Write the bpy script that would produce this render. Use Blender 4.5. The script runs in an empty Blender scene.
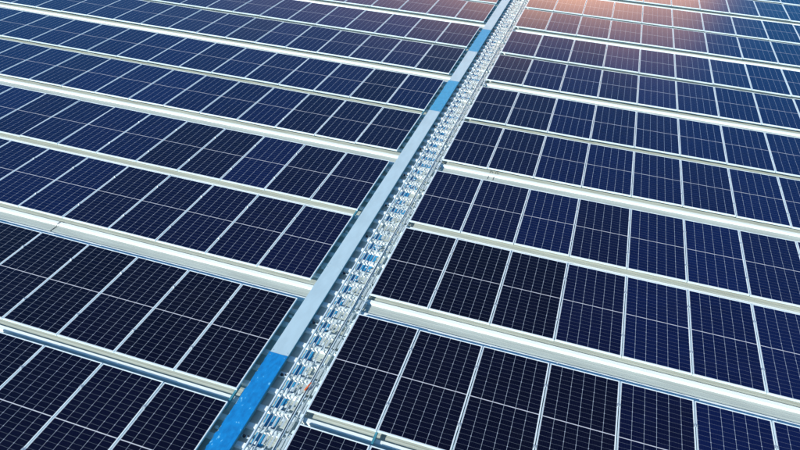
import bpy, math, random
from mathutils import Vector, Matrix
random.seed(7)
sc = bpy.context.scene
C = bpy.context.scene.collection

# ------------------------------------------------------------------ camera
H = 0.14                                   # panel tops above the roof pans
cam_d = bpy.data.cameras.new('camera'); cam = bpy.data.objects.new('camera', cam_d); C.objects.link(cam)
cam_d.sensor_width = 36.0; cam_d.lens = 36 * 644.6 / 800
cam_d.clip_start = 0.1; cam_d.clip_end = 2000
R = Matrix(((0.95037245, -0.20981479, 0.22971714),
            (0.30914771, 0.55398435, -0.77300002),
            (0.03492714, 0.80565445, 0.59135522)))
M4 = R.to_4x4(); M4.translation = Vector((2.7768, -7.1805, 7.4912 + H)); cam.matrix_world = M4
sc.camera = cam
sc.render.resolution_x = 1024; sc.render.resolution_y = 576

# ------------------------------------------------------------------ sky and sun
SUN_EL = math.radians(30); SUN_DIR = Vector((-0.63, -0.77, 0)).normalized()   # horizontal bearing of the sun
w = bpy.data.worlds.new('World'); sc.world = w; w.use_nodes = True
nt = w.node_tree; nt.nodes.clear()
def N(t, **kw):
    n = nt.nodes.new(t)
    for k, v in kw.items(): setattr(n, k, v)
    return n
def mathn(op, a, b=None, c=None, clamp=False):
    n = N('ShaderNodeMath', operation=op); n.use_clamp = clamp
    for i, v in enumerate((a, b, c)):
        if v is None: continue
        if isinstance(v, (int, float)): n.inputs[i].default_value = v
        else: nt.links.new(v, n.inputs[i])
    return n.outputs[0]
sky = N('ShaderNodeTexSky', sky_type='NISHITA'); sky.sun_disc = False
sky.sun_elevation = SUN_EL; sky.sun_rotation = math.atan2(SUN_DIR.x, SUN_DIR.y)
sky.air_density = 1.0; sky.dust_density = 0.1; sky.ozone_density = 6.0
bgs = N('ShaderNodeBackground'); bgs.inputs['Strength'].default_value = 0.10
wb = N('ShaderNodeMix', data_type='RGBA', blend_type='MULTIPLY'); wb.inputs[0].default_value = 1     # camera white balance: cool teal sky
wb.inputs[7].default_value = (.34, .90, 1.04, 1); nt.links.new(sky.outputs[0], wb.inputs[6]); nt.links.new(wb.outputs[2], bgs.inputs['Color'])
# added warm sky glow, mirrored by the panels to imitate lens flare
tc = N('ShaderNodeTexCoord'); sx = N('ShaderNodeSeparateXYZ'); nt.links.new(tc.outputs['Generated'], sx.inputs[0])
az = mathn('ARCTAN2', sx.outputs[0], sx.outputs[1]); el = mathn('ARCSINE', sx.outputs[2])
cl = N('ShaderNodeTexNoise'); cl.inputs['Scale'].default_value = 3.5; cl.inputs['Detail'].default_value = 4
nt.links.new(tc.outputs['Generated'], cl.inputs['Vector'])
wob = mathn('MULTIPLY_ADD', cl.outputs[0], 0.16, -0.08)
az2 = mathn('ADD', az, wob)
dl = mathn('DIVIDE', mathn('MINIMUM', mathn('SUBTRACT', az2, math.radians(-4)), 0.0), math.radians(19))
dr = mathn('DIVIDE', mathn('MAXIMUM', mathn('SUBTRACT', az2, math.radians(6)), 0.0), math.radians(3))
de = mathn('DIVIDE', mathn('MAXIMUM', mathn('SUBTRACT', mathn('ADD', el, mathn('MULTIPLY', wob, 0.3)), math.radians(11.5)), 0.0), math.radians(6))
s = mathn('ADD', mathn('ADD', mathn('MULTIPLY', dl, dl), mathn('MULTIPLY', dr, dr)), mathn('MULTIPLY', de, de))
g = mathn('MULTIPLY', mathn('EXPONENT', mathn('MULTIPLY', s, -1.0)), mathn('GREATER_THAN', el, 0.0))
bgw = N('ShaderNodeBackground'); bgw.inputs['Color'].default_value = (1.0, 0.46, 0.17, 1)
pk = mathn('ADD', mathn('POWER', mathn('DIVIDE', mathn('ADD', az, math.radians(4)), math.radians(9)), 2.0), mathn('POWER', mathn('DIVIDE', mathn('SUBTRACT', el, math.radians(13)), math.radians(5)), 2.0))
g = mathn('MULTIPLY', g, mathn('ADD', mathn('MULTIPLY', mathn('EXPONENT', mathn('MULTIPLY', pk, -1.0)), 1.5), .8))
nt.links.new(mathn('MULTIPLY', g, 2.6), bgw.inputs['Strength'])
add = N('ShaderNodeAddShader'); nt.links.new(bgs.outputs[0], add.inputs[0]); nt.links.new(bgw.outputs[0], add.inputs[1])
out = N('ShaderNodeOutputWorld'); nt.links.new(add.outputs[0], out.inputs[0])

sl = bpy.data.lights.new('sun', 'SUN'); sl.energy = 4.4; sl.angle = math.radians(0.5); sl.color = (1.0, 0.98, 0.89)
so = bpy.data.objects.new('sun', sl); C.objects.link(so)
sd = Vector((SUN_DIR.x * math.cos(SUN_EL), SUN_DIR.y * math.cos(SUN_EL), math.sin(SUN_EL)))
so.rotation_euler = sd.to_track_quat('Z', 'Y').to_euler()
so.location = sd * 40
sc.view_settings.view_transform = 'Standard'; sc.view_settings.look = 'None'
sc.view_settings.gamma = 1; sc.view_settings.use_curve_mapping = False
sc.view_settings.exposure = 0.45

# ------------------------------------------------------------------ helpers
class MB:
    """collects boxes and quads, linked as one mesh object"""
    def __init__(s): s.v = []; s.f = []; s.m = []; s.uv = {}
    def quad(s, pts, m=0, uv=None):
        b = len(s.v); s.v += [tuple(p) for p in pts]; s.f.append(tuple(range(b, b + len(pts)))); s.m.append(m)
        if uv: s.uv[len(s.f) - 1] = uv
    def box(s, x0, x1, y0, y1, z0, z1, m=0):
        b = len(s.v)
        s.v += [(x0,y0,z0),(x1,y0,z0),(x1,y1,z0),(x0,y1,z0),(x0,y0,z1),(x1,y0,z1),(x1,y1,z1),(x0,y1,z1)]
        for q in ((0,3,2,1),(4,5,6,7),(0,1,5,4),(1,2,6,5),(2,3,7,6),(3,0,4,7)):
            s.f.append(tuple(b + i for i in q)); s.m.append(m)
    def bar(s, a, b_, wd, th, m=0):
        """a flat bar between two points"""
        a = Vector(a); b_ = Vector(b_); d = (b_ - a).normalized()
        side = d.cross(Vector((0, 0, 1)))
        side = side.normalized() if side.length > 1e-4 else Vector((1, 0, 0))
        up = side.cross(d)
        k = len(s.v)
        for p in (a, b_):
            for u, t in ((-1,-1),(1,-1),(1,1),(-1,1)):
                s.v.append(tuple(p + side * (u * wd / 2) + up * (t * th / 2)))
        for q in ((0,1,2,3),(7,6,5,4),(0,4,5,1),(1,5,6,2),(2,6,7,3),(3,7,4,0)):
            s.f.append(tuple(k + i for i in q)); s.m.append(m)
    def tube(s, pts, r, n=8, m=0):
        k = len(s.v); pts = [Vector(p) for p in pts]
        for i, p in enumerate(pts):
            d = (pts[min(i+1, len(pts)-1)] - pts[max(i-1, 0)]).normalized()
            a = d.cross(Vector((0,0,1)))
            a = a.normalized() if a.length > 1e-3 else Vector((1,0,0))
            b = a.cross(d)
            for j in range(n):
                t = 2*math.pi*j/n; s.v.append(tuple(p + a*(r*math.cos(t)) + b*(r*math.sin(t))))
        for i in range(len(pts)-1):
            for j in range(n):
                s.f.append((k+i*n+j, k+i*n+(j+1)%n, k+(i+1)*n+(j+1)%n, k+(i+1)*n+j)); s.m.append(m)
        s.f.append(tuple(k+j for j in range(n))[::-1]); s.m.append(m)
        s.f.append(tuple(k+(len(pts)-1)*n+j for j in range(n))); s.m.append(m)
    def mesh(s, name, mats):
        me = bpy.data.meshes.new(name); me.from_pydata(s.v, [], s.f)
        for m in (mats if isinstance(mats, (list, tuple)) else [mats]): me.materials.append(m)
        for p, k in zip(me.polygons, s.m): p.material_index = k
        if s.uv:
            ul = me.uv_layers.new(name='UVMap')
            for fi, uv in s.uv.items():
                for li, c in zip(me.polygons[fi].loop_indices, uv): ul.data[li].uv = c
        me.update(); return me
    def build(s, name, mats, parent=None):
        return link(name, s.mesh(name, mats), parent)
def link(name, me, parent=None, loc=None):
    o = bpy.data.objects.new(name, me); C.objects.link(o)
    if parent: o.parent = parent
    if loc: o.location = loc
    return o
def tag(o, label, cat, group=None):
    o['label'] = label; o['category'] = cat
    if group: o['group'] = group
    return o
def thing(name, loc, label, cat, group=None):
    o = bpy.data.objects.new(name, None); o.empty_display_size = .1; C.objects.link(o); o.location = loc
    return tag(o, label, cat, group)

# ------------------------------------------------------------------ materials
def mat(name):
    m = bpy.data.materials.new(name); m.use_nodes = True
    t = m.node_tree; b = t.nodes['Principled BSDF']; return m, t, b
def metal_mat(name, col, rough, metallic=0.0, var=0.12, nscale=4.0, bump=0.0, stretch=(1,1,1), col2=None, spec=0.5, scuff=None):
    m, t, b = mat(name); L = t.links.new
    tc = t.nodes.new('ShaderNodeTexCoord'); mp = t.nodes.new('ShaderNodeMapping'); mp.inputs['Scale'].default_value = stretch
    L(tc.outputs['Object'], mp.inputs[0])
    n = t.nodes.new('ShaderNodeTexNoise'); n.inputs['Scale'].default_value = nscale; n.inputs['Detail'].default_value = 6
    L(mp.outputs[0], n.inputs['Vector'])
    cr = t.nodes.new('ShaderNodeValToRGB'); cr.color_ramp.elements[0].position = .3; cr.color_ramp.elements[1].position = .72
    c2 = col2 or tuple(c*(1-var) for c in col)
    cr.color_ramp.elements[0].color = (*c2, 1); cr.color_ramp.elements[1].color = (*col, 1)
    if scuff:
        cr.color_ramp.elements[1].position = .60; e = cr.color_ramp.elements.new(.655); e.color = (*col, 1)
        e = cr.color_ramp.elements.new(.70); e.color = (*scuff, 1)
    L(n.outputs[0], cr.inputs[0]); L(cr.outputs[0], b.inputs['Base Color'])
    b.inputs['Roughness'].default_value = rough; b.inputs['Metallic'].default_value = metallic
    b.inputs['Specular IOR Level'].default_value = spec
    if bump:
        bp = t.nodes.new('ShaderNodeBump'); bp.inputs['Strength'].default_value = bump; bp.inputs['Distance'].default_value = .01
        L(n.outputs[0], bp.inputs['Height']); L(bp.outputs[0], b.inputs['Normal'])
    return m
M_PAN = metal_mat('greyer roof pan', (.50,.55,.50), .45, 0, .24, 2.2, .15, (.35,3,1))  # pans toned darker than the ribs of the same sheet
M_RIB = metal_mat('whiter roof rib', (.82,.87,.84), .35, 0, .10, 3.0, .1, (.3,2,1))
M_FRAME = metal_mat('anodised aluminium frame', (.74,.86,.90), .42, .15, .08, 12)
M_RAIL = metal_mat('mill aluminium', (.72,.76,.77), .32, .6, .15, 20)
M_GRATE = metal_mat('bright galvanised grating', (.64,.73,.73), .4, .25, .22, 26, .3)
M_GLINT = metal_mat('bent bright tabs', (.68,.77,.76), .5, .1, .12, 18, .2)
M_COVER = metal_mat('pale galvanised cover', (.50,.66,.72), .5, .1, .12, 5, .15, (2,.6,1))
M_TRAY = metal_mat('tray side in painted shade', (.06,.27,.34), .5, .1, .15, 9)  # shade of the tray side painted in as dark teal
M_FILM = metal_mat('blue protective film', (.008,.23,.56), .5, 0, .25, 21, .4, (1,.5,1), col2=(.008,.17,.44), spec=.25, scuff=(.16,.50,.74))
M_FILM_PALE = metal_mat('paler blue film', (.06,.36,.60), .55, 0, .2, 16, .4, (1,.5,1), spec=.25)  # paler blue for the middle and far lids
M_BLUE_SHADE = metal_mat('painted blue roof shade', (.04,.24,.44), .4, 0, .25, 16, .5, (1,.5,1), col2=(.03,.3,.56))  # colours the sheets that stand in for blue shade between the bars
M_BLACK = metal_mat('black rubber', (.02,.02,.022), .5, 0, .2, 9)
M_DARKB = metal_mat('dark bolt', (.03,.035,.05), .4, .3, .2, 9)
M_ORANGE = metal_mat('orange plastic', (.8,.13,.03), .45, 0, .2, 40)

def cell_mat(name, cell, cell2):
    """laminate: 6 x 24 half cells with white gaps, thin busbars; UV runs 0..6 and 0..24"""
    m, t, b = mat(name); L = t.links.new
    def mn(op, a, b_=None, c=None):
        n = t.nodes.new('ShaderNodeMath'); n.operation = op
        for i, v in enumerate((a, b_, c)):
            if v is None: continue
            if isinstance(v, (int, float)): n.inputs[i].default_value = v
            else: L(v, n.inputs[i])
        return n.outputs[0]
    def mix(f, a, b_):
        n = t.nodes.new('ShaderNodeMix'); n.data_type = 'RGBA'
        if isinstance(f, (int, float)): n.inputs[0].default_value = f
        else: L(f, n.inputs[0])
        for i, v in ((6, a), (7, b_)):
            if isinstance(v, tuple): n.inputs[i].default_value = (*v, 1)
            else: L(v, n.inputs[i])
        return n.outputs[2]
    uv = t.nodes.new('ShaderNodeUVMap'); sp = t.nodes.new('ShaderNodeSeparateXYZ'); L(uv.outputs[0], sp.inputs[0])
    u, v = sp.outputs[0], sp.outputs[1]
    du = mn('SUBTRACT', .5, mn('ABSOLUTE', mn('SUBTRACT', mn('FRACT', u), .5)))      # 0 at cell boundary (cell .163 m)
    dv = mn('SUBTRACT', .5, mn('ABSOLUTE', mn('SUBTRACT', mn('FRACT', v), .5)))      # cell .083 m
    dum = mn('MULTIPLY', du, .163); dvm = mn('MULTIPLY', dv, .083)
    # chamfered corners at every second row boundary
    v2 = mn('SUBTRACT', .5, mn('ABSOLUTE', mn('SUBTRACT', mn('FRACT', mn('MULTIPLY', v, .5)), .5)))
    v2m = mn('MULTIPLY', v2, .166)
    chm = mn('LESS_THAN', mn('ADD', dum, v2m), .0085)
    vert = mn('LESS_THAN', dum, .0019)
    hor = mn('LESS_THAN', dvm, .0014)
    cen = mn('LESS_THAN', mn('ABSOLUTE', mn('SUBTRACT', v, 12.0)), .085)
    bus = mn('LESS_THAN', mn('ABSOLUTE', mn('SUBTRACT', mn('FRACT', mn('MULTIPLY', u, 9)), .5)), .03)
    inside = mn('MULTIPLY', mn('MULTIPLY', mn('GREATER_THAN', u, 0.0), mn('LESS_THAN', u, 6.0)),
                mn('MULTIPLY', mn('GREATER_THAN', v, 0.0), mn('LESS_THAN', v, 24.0)))
    # cell to cell and panel to panel colour differences
    fl = t.nodes.new('ShaderNodeVectorMath'); fl.operation = 'FLOOR'; L(uv.outputs[0], fl.inputs[0])
    oi = t.nodes.new('ShaderNodeObjectInfo')
    wn = t.nodes.new('ShaderNodeTexWhiteNoise'); wn.noise_dimensions = '4D'; L(fl.outputs[0], wn.inputs['Vector']); L(oi.outputs['Random'], wn.inputs['W'])
    cc = mix(mn('MULTIPLY', wn.outputs['Value'], .45), cell, cell2)
    cc = mix(mn('MULTIPLY', oi.outputs['Random'], .6), cc, cell2)
    cc = mix(mn('MULTIPLY', bus, .2), cc, (.12,.13,.16))
    cc = mix(mn('MULTIPLY', hor, .65), cc, (.20,.23,.28))
    cc = mix(mn('MULTIPLY', vert, .8), cc, (.46,.52,.60))
    cc = mix(chm, cc, (.42,.46,.54))
    cc = mix(mn('MULTIPLY', cen, .9), cc, (.60,.60,.64))
    cc = mix(inside, (.70,.72,.72), cc)
    # light dust film
    tc = t.nodes.new('ShaderNodeTexCoord'); nz = t.nodes.new('ShaderNodeTexNoise'); nz.inputs['Scale'].default_value = 1.7; nz.inputs['Detail'].default_value = 7
    ov = t.nodes.new('ShaderNodeVectorMath'); ov.operation = 'ADD'; L(tc.outputs['Object'], ov.inputs[0])
    lv = t.nodes.new('ShaderNodeVectorMath'); lv.operation = 'SCALE'; L(oi.outputs['Location'], lv.inputs[0]); lv.inputs[3].default_value = 1.0
    L(lv.outputs[0], ov.inputs[1]); L(ov.outputs[0], nz.inputs['Vector'])
    sm = t.nodes.new('ShaderNodeMapRange'); sm.inputs[1].default_value = .5; sm.inputs[2].default_value = .85; sm.inputs[4].default_value = .006
    L(nz.outputs[0], sm.inputs[0])
    cc = mix(sm.outputs[0], cc, (.42,.40,.36))
    sp2 = t.nodes.new('ShaderNodeTexNoise'); sp2.inputs['Scale'].default_value = 9; L(ov.outputs[0], sp2.inputs['Vector'])
    spk = mn('MULTIPLY', mn('GREATER_THAN', sp2.outputs[0], .86), .6)
    cc = mix(spk, cc, (.6,.6,.58))
    L(cc, b.inputs['Base Color'])
    b.inputs['Roughness'].default_value = .09; b.inputs['IOR'].default_value = 1.31; b.inputs['Specular IOR Level'].default_value = .5
    b.inputs['Specular Tint'].default_value = (.22, .62, 1.0, 1)      # blue anti-reflective coating
    return m
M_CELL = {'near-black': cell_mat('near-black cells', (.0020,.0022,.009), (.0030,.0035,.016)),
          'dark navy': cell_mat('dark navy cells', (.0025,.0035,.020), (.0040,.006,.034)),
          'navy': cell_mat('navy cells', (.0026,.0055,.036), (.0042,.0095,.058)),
          'deep blue': cell_mat('deep blue cells', (.0028,.0075,.050), (.0042,.011,.070))}  # bluer cells carry painted sky reflection

# ------------------------------------------------------------------ roof: ribbed sheet, ribs along x
PER = 4.846; P = PER / 15; RIB0 = 0.47
prof = []   # (dy, z, is_rib)
def roof():
    mb = MB(); X0, X1 = -60, 45
    y = RIB0 - 50 * P; ys = []
    k = 0
    while y < 75:
        ys += [(y-.052, 0, 0), (y-.034, .036, 1), (y+.034, .036, 1), (y+.052, 0, 1),
               (y+P/2-.055, 0, 0), (y+P/2-.045, .0022, 0), (y+P/2-.035, .0022, 0), (y+P/2-.025, 0, 0),
               (y+P/2+.025, 0, 0), (y+P/2+.035, .0022, 0), (y+P/2+.045, .0022, 0), (y+P/2+.055, 0, 0)]
        y += P
    for i in range(len(ys)-1):
        (a, za, _), (b, zb, _) = ys[i], ys[i+1]
        isrib = (i % 12) in (0, 1, 2)
        mb.quad([(X0,a,za),(X1,a,za),(X1,b,zb),(X0,b,zb)], 1 if isrib else 0)
    # closed underside
    a, b = ys[0][0], ys[-1][0]
    mb.quad([(X0,a,-.2),(X0,b,-.2),(X1,b,-.2),(X1,a,-.2)])
    mb.quad([(X0,a,-.2),(X1,a,-.2),(X1,a,0),(X0,a,0)])
    o = mb.build('roof', [M_PAN, M_RIB]); o['kind'] = 'structure'
roof()
gm = metal_mat('yard concrete', (.30,.29,.27), .9, 0, .2, .3)
mb = MB(); mb.quad([(-600,-600,-9),(600,-600,-9),(600,600,-9),(-600,600,-9)]); g = mb.build('ground', gm); g['kind'] = 'structure'

# ------------------------------------------------------------------ solar panels
PW, PL = 1.036, 2.040; PITCH = 1.05; T = .035
def frame_mesh():
    mb = MB(); a, l = PW/2, .010; b = PL/2
    # ring with a narrow top lip, flat sides (butt jointed at the corners)
    mb.box(-a, -a+l, -b, b, -T, 0); mb.box(a-l, a, -b, b, -T, 0)
    mb.box(-a+l, a-l, -b, -b+l, -T, 0); mb.box(-a+l, a-l, b-l, b, -T, 0)
    return mb.mesh('frame', M_FRAME)
def lam_mesh(m):
    mb = MB(); a = PW/2-.010; b = PL/2-.010
    ca, cb = .500, 1.0015                                     # half extents of the cell field
    u = lambda x: (x+ca)/(2*ca)*6; v = lambda y: (y+cb)/(2*cb)*24
    mb.quad([(-a,-b,-.0025),(a,-b,-.0025),(a,b,-.0025),(-a,b,-.0025)], 0, [(u(-a),v(-b)),(u(a),v(-b)),(u(a),v(b)),(u(-a),v(b))])
    mb.quad([(-a,-b,-.008),(-a,b,-.008),(a,b,-.008),(a,-b,-.008)], 0, [(-1,-1)]*4)
    return mb.mesh('glass_laminate', m)
FR = frame_mesh(); LM = {k: lam_mesh(m) for k, m in M_CELL.items()}
mb = MB(); mb.box(-.028,.028,-.025,.025,.0005,.005); mb.box(-.006,.006,-.007,.007,.005,.012); CLAMP = mb.mesh('clamp', M_RAIL)

Rinv = R.transposed(); cpos = M4.translation
def visible(x0, x1, y0, y1, z, mar=0.01):
    P_ = []
    for i in range(9):
        for j in range(9):
            p = Vector((x0+(x1-x0)*i/8, y0+(y1-y0)*j/8, z)) - cpos
            c = Rinv @ p
            if c.z < -.1:
                sx_ = 644.6*c.x/-c.z; sy_ = 644.6*c.y/-c.z
                if abs(sx_) < 400*(1+mar) and abs(sy_) < 225*(1+mar): return True
    return False
ordn = ['first','second','third','fourth','fifth','sixth','seventh','eighth','ninth','tenth','eleventh','twelfth',
        'thirteenth','fourteenth','fifteenth','sixteenth','seventeenth','eighteenth','nineteenth','twentieth',
        'twenty-first','twenty-second','twenty-third','twenty-fourth','twenty-fifth','twenty-sixth','twenty-seventh',
        'twenty-eighth','twenty-ninth','thirtieth']
def row_y(r):       # r = 0 is the front row; bottom and top of the dark field -> centre
    k, odd = divmod(r-1, 2)
    lo = (0.563 if odd else -2.0) + k*PER           # dark field bottom
    return lo + .9975
NP = 0
def sky_blue_grade(v): return 'dark navy' if v < 7 else ('navy' if v < 10 else 'deep blue')  # bluer with row and column: sky reflection painted into the cells, plus random tone
nrows = set()
for r in range(0, 16):
    yc = row_y(r)
    for side in (-1, 1):
        for k in range(0, 40):
            if side > 0: xc = -.012 + PITCH*(k+.5)
            else: xc = -1.1225 + .021 - PITCH*(k+.5)
            if not visible(xc-PW/2, xc+PW/2, yc-PL/2, yc+PL/2, H): continue
            px = random.Random(r*100+k+side*7000)
            q = px.random()
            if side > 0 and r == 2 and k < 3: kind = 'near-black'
            elif side < 0: kind = 'near-black' if r < 2 else sky_blue_grade(k*.6+r+q*3)
            else: kind = 'near-black' if r < 2 and k < 4 else sky_blue_grade(k*1.0+r+q*3)
            nrows.add(r); NP += 1
            t = thing('solar_panel', (xc, yc, H),
                '%s solar panel, %s %s of the walkway, %s row from the front' % (kind, ordn[k], 'left' if side < 0 else 'right', ordn[r]),
                'solar panel', 'solar panels in rows on the roof')
            t.rotation_euler = (px.gauss(0,.003), px.gauss(0,.003), px.gauss(0,.0006))
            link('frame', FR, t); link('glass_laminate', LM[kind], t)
            if (Vector((xc, yc, 0)) - cpos).length < 17:
                for sgn in (-.55, .55): link('clamp', CLAMP, t, ((PITCH/2)*(1 if side > 0 else -1), sgn, 0))
print('panels', NP, sorted(nrows))

# ------------------------------------------------------------------ mounting rails under each row
for r in sorted(nrows):
    yc = row_y(r)
    for side, nm in ((-1, 'left'), (1, 'right')):
        x0, x1 = (-40, -1.15) if side < 0 else (.03, 24)
        for j, (dy, w_) in enumerate(((-.55, 'nearer'), (.55, 'farther'))):
            mb = MB(); mb.box(x0-0, x1, -.02, .02, 0, H-T-.002-.036-.012)
            mb.box(x0-0, x1, -.02, -.008, H-T-.050, H-T-.002); mb.box(x0-0, x1, .008, .02, H-T-.050, H-T-.002)
            o = mb.build('mounting_rail', M_RAIL); o.location = (0, yc+dy, .0365) if False else (0, yc+dy, 0)
            tag(o, '%s aluminium rail under the %s row of panels %s of the walkway' % (w_, ordn[r], nm), 'rail', 'mounting rails under the panels')
# short cross rails that bridge the narrow gaps at the block edges
XL = -1.1225+.021
for k in range(0, 6):
    yb = row_y(1) + PL/2*-1 + k*PER
    for x, nm in ((XL-.02, 'left'), (1.05-.012, 'right')):
        if k and nm == 'right': continue
        mb = MB(); mb.box(-.016, .016, -.32, .12, H-T-.045, H-T-.004)
        o = mb.build('rail_splice', M_TRAY); o.location = (x, yb, 0)
        tag(o, 'short dark rail bridging the %s narrow gap on the %s panel block edge' % (ordn[k], nm), 'rail', 'rails bridging the narrow gaps')

# thin lap joints of the roof sheets crossing the wide gaps
for i, (x, y) in enumerate(((-6.4, .33), (1.105, 5.27), (1.227, 5.27))):
    mb = MB(); mb.tube([(0,-.13,.006),(0,-.02,.007),(0.01,.05,.01),(.01,.085,.042),(.01,.15,.045),(.01,.22,.01)], .005, 6)
    o = mb.build('cable', M_DARKB); o.location = (x, y, 0)
    tag(o, ['thin dark cable across the wide gap at the left', 'left one of two thin dark cables across a gap right of the walkway',
            'right one of two thin dark cables across a gap right of the walkway'][i], 'cable', 'thin cables across the roof gaps')

# ------------------------------------------------------------------ cable tray with covers
CX0, CX1, CZ = -1.000, -.702, .110
joints = [-8.05, -5.83, -3.43, -1.20, 1.02, 3.25, 5.55, 7.76, 9.80, 12.25, 14.40, 16.65, 18.9, 21.1, 23.3, 25.5, 27.7, 30]
blue = {2: 'front', 7: 'middle', 9: 'far'}
vis = [i for i in range(len(joints)-1) if visible(CX0, CX1, joints[i], joints[i+1], CZ)]
for n_, i in enumerate(vis):
    y0, y1 = joints[i], joints[i+1]; rr = random.Random(i)
    isb = i in blue
    t = thing('tray_cover', (0, (y0+y1)/2, 0), '%s, %s from the front' % (
        'cable tray lid still wrapped in bright blue film' if isb else 'plain pale grey metal cable tray lid', ordn[n_]), 'tray cover', 'lids along the cable tray')
    hl = (y1-y0)/2 - .0015; dz = rr.gauss(0, .0012); dx = rr.gauss(0, .002)
    mb = MB(); mb.box(CX0+dx, CX1+dx, -hl, hl, CZ+dz, CZ+dz+.003)
    mb.box(CX0+dx, CX0+dx+.002, -hl, hl, CZ+dz-.006, CZ+dz); mb.box(CX1+dx-.002, CX1+dx, -hl, hl, CZ+dz-.006, CZ+dz)
    mb.build('lid_plate', M_COVER, t)
    mb = MB()
    for e in (-hl+.05, hl-.05):
        for x in (CX0+.03, CX1-.03): mb.tube([(x, e, CZ+dz+.0031), (x, e, CZ+dz+.008)], .007, 6)
    mb.build('screw', M_RAIL, t)
    if isb:
        mb = MB(); n = 60; pts = []
        for j in range(n+1):
            y = -hl + 2*hl*j/n
            xl = CX0+dx-.004 + (rr.uniform(-.012, .012) if rr.random() < .55 else 0)
            pts.append((xl, y))
        for j in range(n):
            (xa, ya), (xb, yb) = pts[j], pts[j+1]
            za = CZ+dz+.0065
            nx = 6
            for q in range(nx):
                f0, f1 = q/nx, (q+1)/nx
                zz = lambda x, y: za + .0016*math.sin(x*70+y*9)*math.sin(y*23+x*31)
                A = [xa+(CX1+dx+.003-xa)*f for f in (f0, f1)]; B = [xb+(CX1+dx+.003-xb)*f for f in (f0, f1)]
                mb.quad([(A[0],ya,zz(A[0],ya)),(A[1],ya,zz(A[1],ya)),(B[1],yb,zz(B[1],yb)),(B[0],yb,zz(B[0],yb))])
            mb.quad([(CX1+dx+.003,ya,zz(A[1],ya)),(CX1+dx+.003,ya,za-.012),(CX1+dx+.003,yb,za-.012),(CX1+dx+.003,yb,zz(B[1],yb))])
        mb.build('film_or_painted_shade', M_FILM if i == 2 else M_FILM_PALE, t)
ya, yb = joints[vis[0]], joints[vis[-1]+1]
mb = MB()
mb.box(CX0+.006, CX0+.009, ya, yb, .042, CZ-.003); mb.box(CX1-.006, CX1-.003, ya, yb, .042, CZ-.003); mb.box(CX0+.006, CX1-.006, ya, yb, .0385, .042)
o = mb.build('cable_tray', M_TRAY); tag(o, 'long cable tray body painted in dark teal shade under the pale and blue lids', 'cable tray')

# support struts under the tray
sup = [-6.3, -5.1, -3.9, -2.64, -1.50, -.34, .98, 2.15, 3.28, 4.55, 5.8, 7.05, 8.3, 9.55, 10.8, 12.05, 13.3, 14.6, 15.8, 17, 18.3, 19.6, 20.9, 22.1]
sv = [y for y in sup if visible(-1.1, -.5, y-.05, y+.05, .05)]
for n_, y in enumerate(sv):
    t = thing('support_bracket', (0, y, 0), 'pale strut with dark bolt crossing under the cable tray, %s from the front' % ordn[n_], 'bracket', 'struts under the cable tray')
    mb = MB(); mb.box(-1.10, -.56, -.020, .020, .0365, .0380); mb.box(-1.10, -1.06, -.02, .02, .0380, .065)
    mb.build('strut', M_GLINT, t)
    mb = MB(); mb.tube([(-.655, 0, .0381), (-.655, 0, .075)], .014, 6); mb.tube([(-.655, 0, .0381), (-.655, 0, .052)], .024, 10)
    mb.tube([(-.60, .012, .0381), (-.60, .012, .060)], .012, 6); mb.build('bolt', M_DARKB, t)

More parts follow.
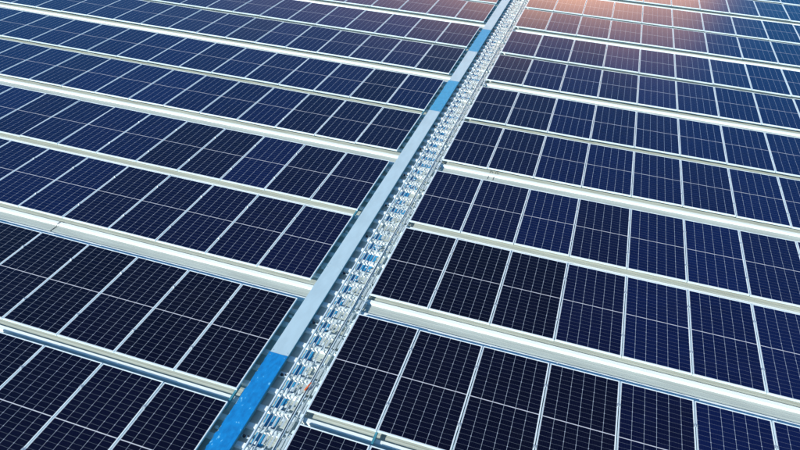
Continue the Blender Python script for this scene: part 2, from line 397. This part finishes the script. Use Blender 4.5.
# ------------------------------------------------------------------ walkway grating between tray and right block
GZ = .085
def walkway(i, y0, y1, n_):
    rr = random.Random(100+i)
    t = thing('walkway_grating', (0, 0, 0), 'silvery slatted roof walkway section beside the cable tray, %s from the front' % ordn[n_], 'walkway grating', 'walkway sections beside the cable tray')
    y0 += .004; y1 -= .004
    for x, ww, nm in ((-.548, .020, 0), (-.182, .014, 1), (-.158, .012, 1), (-.028, .016, 0)):
        mb = MB(); mb.box(x-ww/2, x+ww/2, y0, y1, GZ-.035, GZ+.004); mb.build('side_rail', M_FRAME, t)
    for x, ww in ((-.478,.011), (-.418,.011), (-.296,.012), (-.094,.009)):
        mb = MB(); mb.box(x-ww/2, x+ww/2, y0, y1, GZ-.012, GZ+rr.uniform(-.001,.001)); mb.build('slat', M_GRATE, t)
    # bent tabs and cross strips above every roof rib
    k = math.ceil((y0-RIB0)/P)
    while RIB0 + k*P < y1:
        yr = RIB0 + k*P; k += 1
        if yr < y0+.04 or yr > y1-.04: continue
        mb = MB()
        mb.box(-.538, -.190, yr-.014, yr+.010, GZ-.030, GZ-.013, 1)
        mb.box(-.150, -.036, yr-.014, yr+.010, GZ-.030, GZ-.013, 1)
        for x, ww in ((-.354,.032), (-.243,.030), (-.122,.028), (-.064,.030)):
            if rr.random() < .12 or yr+P-.05 > y1-.02: continue
            e0 = yr+rr.uniform(.03,.08); e1 = yr+P-rr.uniform(.04,.09); xx = x+rr.uniform(-.004,.004); zt = rr.uniform(-.004,.004)
            z0 = GZ-.009
            top = [(xx-ww/2,e0,z0+zt),(xx+ww/2,e0,z0),(xx+ww/2,e1,z0+zt),(xx-ww/2,e1,z0+rr.uniform(-.003,.003))]
            bt = [(p[0],p[1],p[2]-.003) for p in top]
            mb.quad(top, 1); mb.quad(bt[::-1], 1)
            for e in range(4): mb.quad([top[e], bt[e], bt[(e+1)%4], top[(e+1)%4]], 1)
        for x in (-.512, -.448, -.389, -.324, -.272, -.208, -.138, -.096, -.048):
            for q in range(rr.choice((0, 1, 1, 2))):
                cy = yr + (rr.uniform(-.075, .075) if rr.random() < .6 else rr.uniform(-.15, .15)); cx = x + rr.uniform(-.008, .008)
                if cy < y0+.07 or cy > y1-.07: continue
                a = rr.uniform(-.35, .35); s1 = rr.uniform(.012, .023); s2 = rr.uniform(.014, .045)
                hgt = rr.uniform(0, .012); h2 = rr.uniform(-.003, .006)
                ca, sa = math.cos(a), math.sin(a)
                pt = lambda u, v, z: (cx+u*ca-v*sa, cy+u*sa+v*ca, GZ-.010+z)
                b0 = [pt(-s1, -s2, 0), pt(s1, -s2*.8, h2), pt(s1*.7, s2, hgt), pt(-s1*.8, s2*.8, h2*.5)]
                lo = [(p[0], p[1], p[2]-.003) for p in b0]
                mb.quad([b0[0], b0[1], b0[2]]); mb.quad([b0[0], b0[2], b0[3]]); mb.quad(lo[::-1])
                for e in range(4): mb.quad([b0[e], lo[e], lo[(e+1)%4], b0[(e+1)%4]])
        mb.build('tread_tab', [M_GLINT, M_GRATE], t)
wj = [-8.2 + 2.4*i for i in range(15)]
wv = [i for i in range(len(wj)-1) if visible(-.55, -.02, wj[i], wj[i+1], GZ)]
for n_, i in enumerate(wv): walkway(i, wj[i], wj[i+1], n_)

# added blue sheets that paint sky-lit shade on the pans under the walkway
def ordinal(n):
    if n < len(ordn): return ordn[n]
    tens = {3:'thirt', 4:'fort', 5:'fift', 6:'sixt', 7:'sevent', 8:'eight', 9:'ninet'}[(n+1)//10]
    return tens + ('ieth' if (n+1) % 10 == 0 else 'y-' + ordn[(n+1) % 10 - 1])
fc = 0
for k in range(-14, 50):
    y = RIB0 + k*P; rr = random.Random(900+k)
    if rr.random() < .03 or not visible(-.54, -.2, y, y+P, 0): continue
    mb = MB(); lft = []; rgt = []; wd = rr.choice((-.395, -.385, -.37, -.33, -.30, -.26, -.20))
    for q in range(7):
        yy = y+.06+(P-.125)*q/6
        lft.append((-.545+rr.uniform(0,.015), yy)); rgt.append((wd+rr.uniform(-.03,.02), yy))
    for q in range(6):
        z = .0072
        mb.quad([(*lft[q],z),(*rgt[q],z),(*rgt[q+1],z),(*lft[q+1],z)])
    o = mb.build('film_or_painted_shade', M_BLUE_SHADE)
    tag(o, 'blue sheet standing in for shade under the walkway slats, %s from the front' % ordinal(fc), 'plastic film', 'painted blue shade under the walkway'); fc += 1

# black cable and orange tag on the walkway
mb = MB(); pts = []
y = -8.0; rr = random.Random(3)
while y < 30:
    pts.append((-.170 + .006*math.sin(y*1.3) + .004*math.sin(y*4.1+1), y, GZ+.010)); y += .12
mb.tube(pts, .0048, 6); o = mb.build('power_cable', M_BLACK)
tag(o, 'long thin black cable laid along the metal walkway', 'cable')
mb = MB(); mb.bar((-.185,-1.70,GZ+.03), (-.168,-1.63,GZ+.036), .022, .010); mb.bar((-.168,-1.62,GZ+.04), (-.156,-1.54,GZ+.024), .016, .012)
o = mb.build('cable_tag', M_ORANGE); tag(o, 'small orange tag on the black cable along the walkway', 'tag')
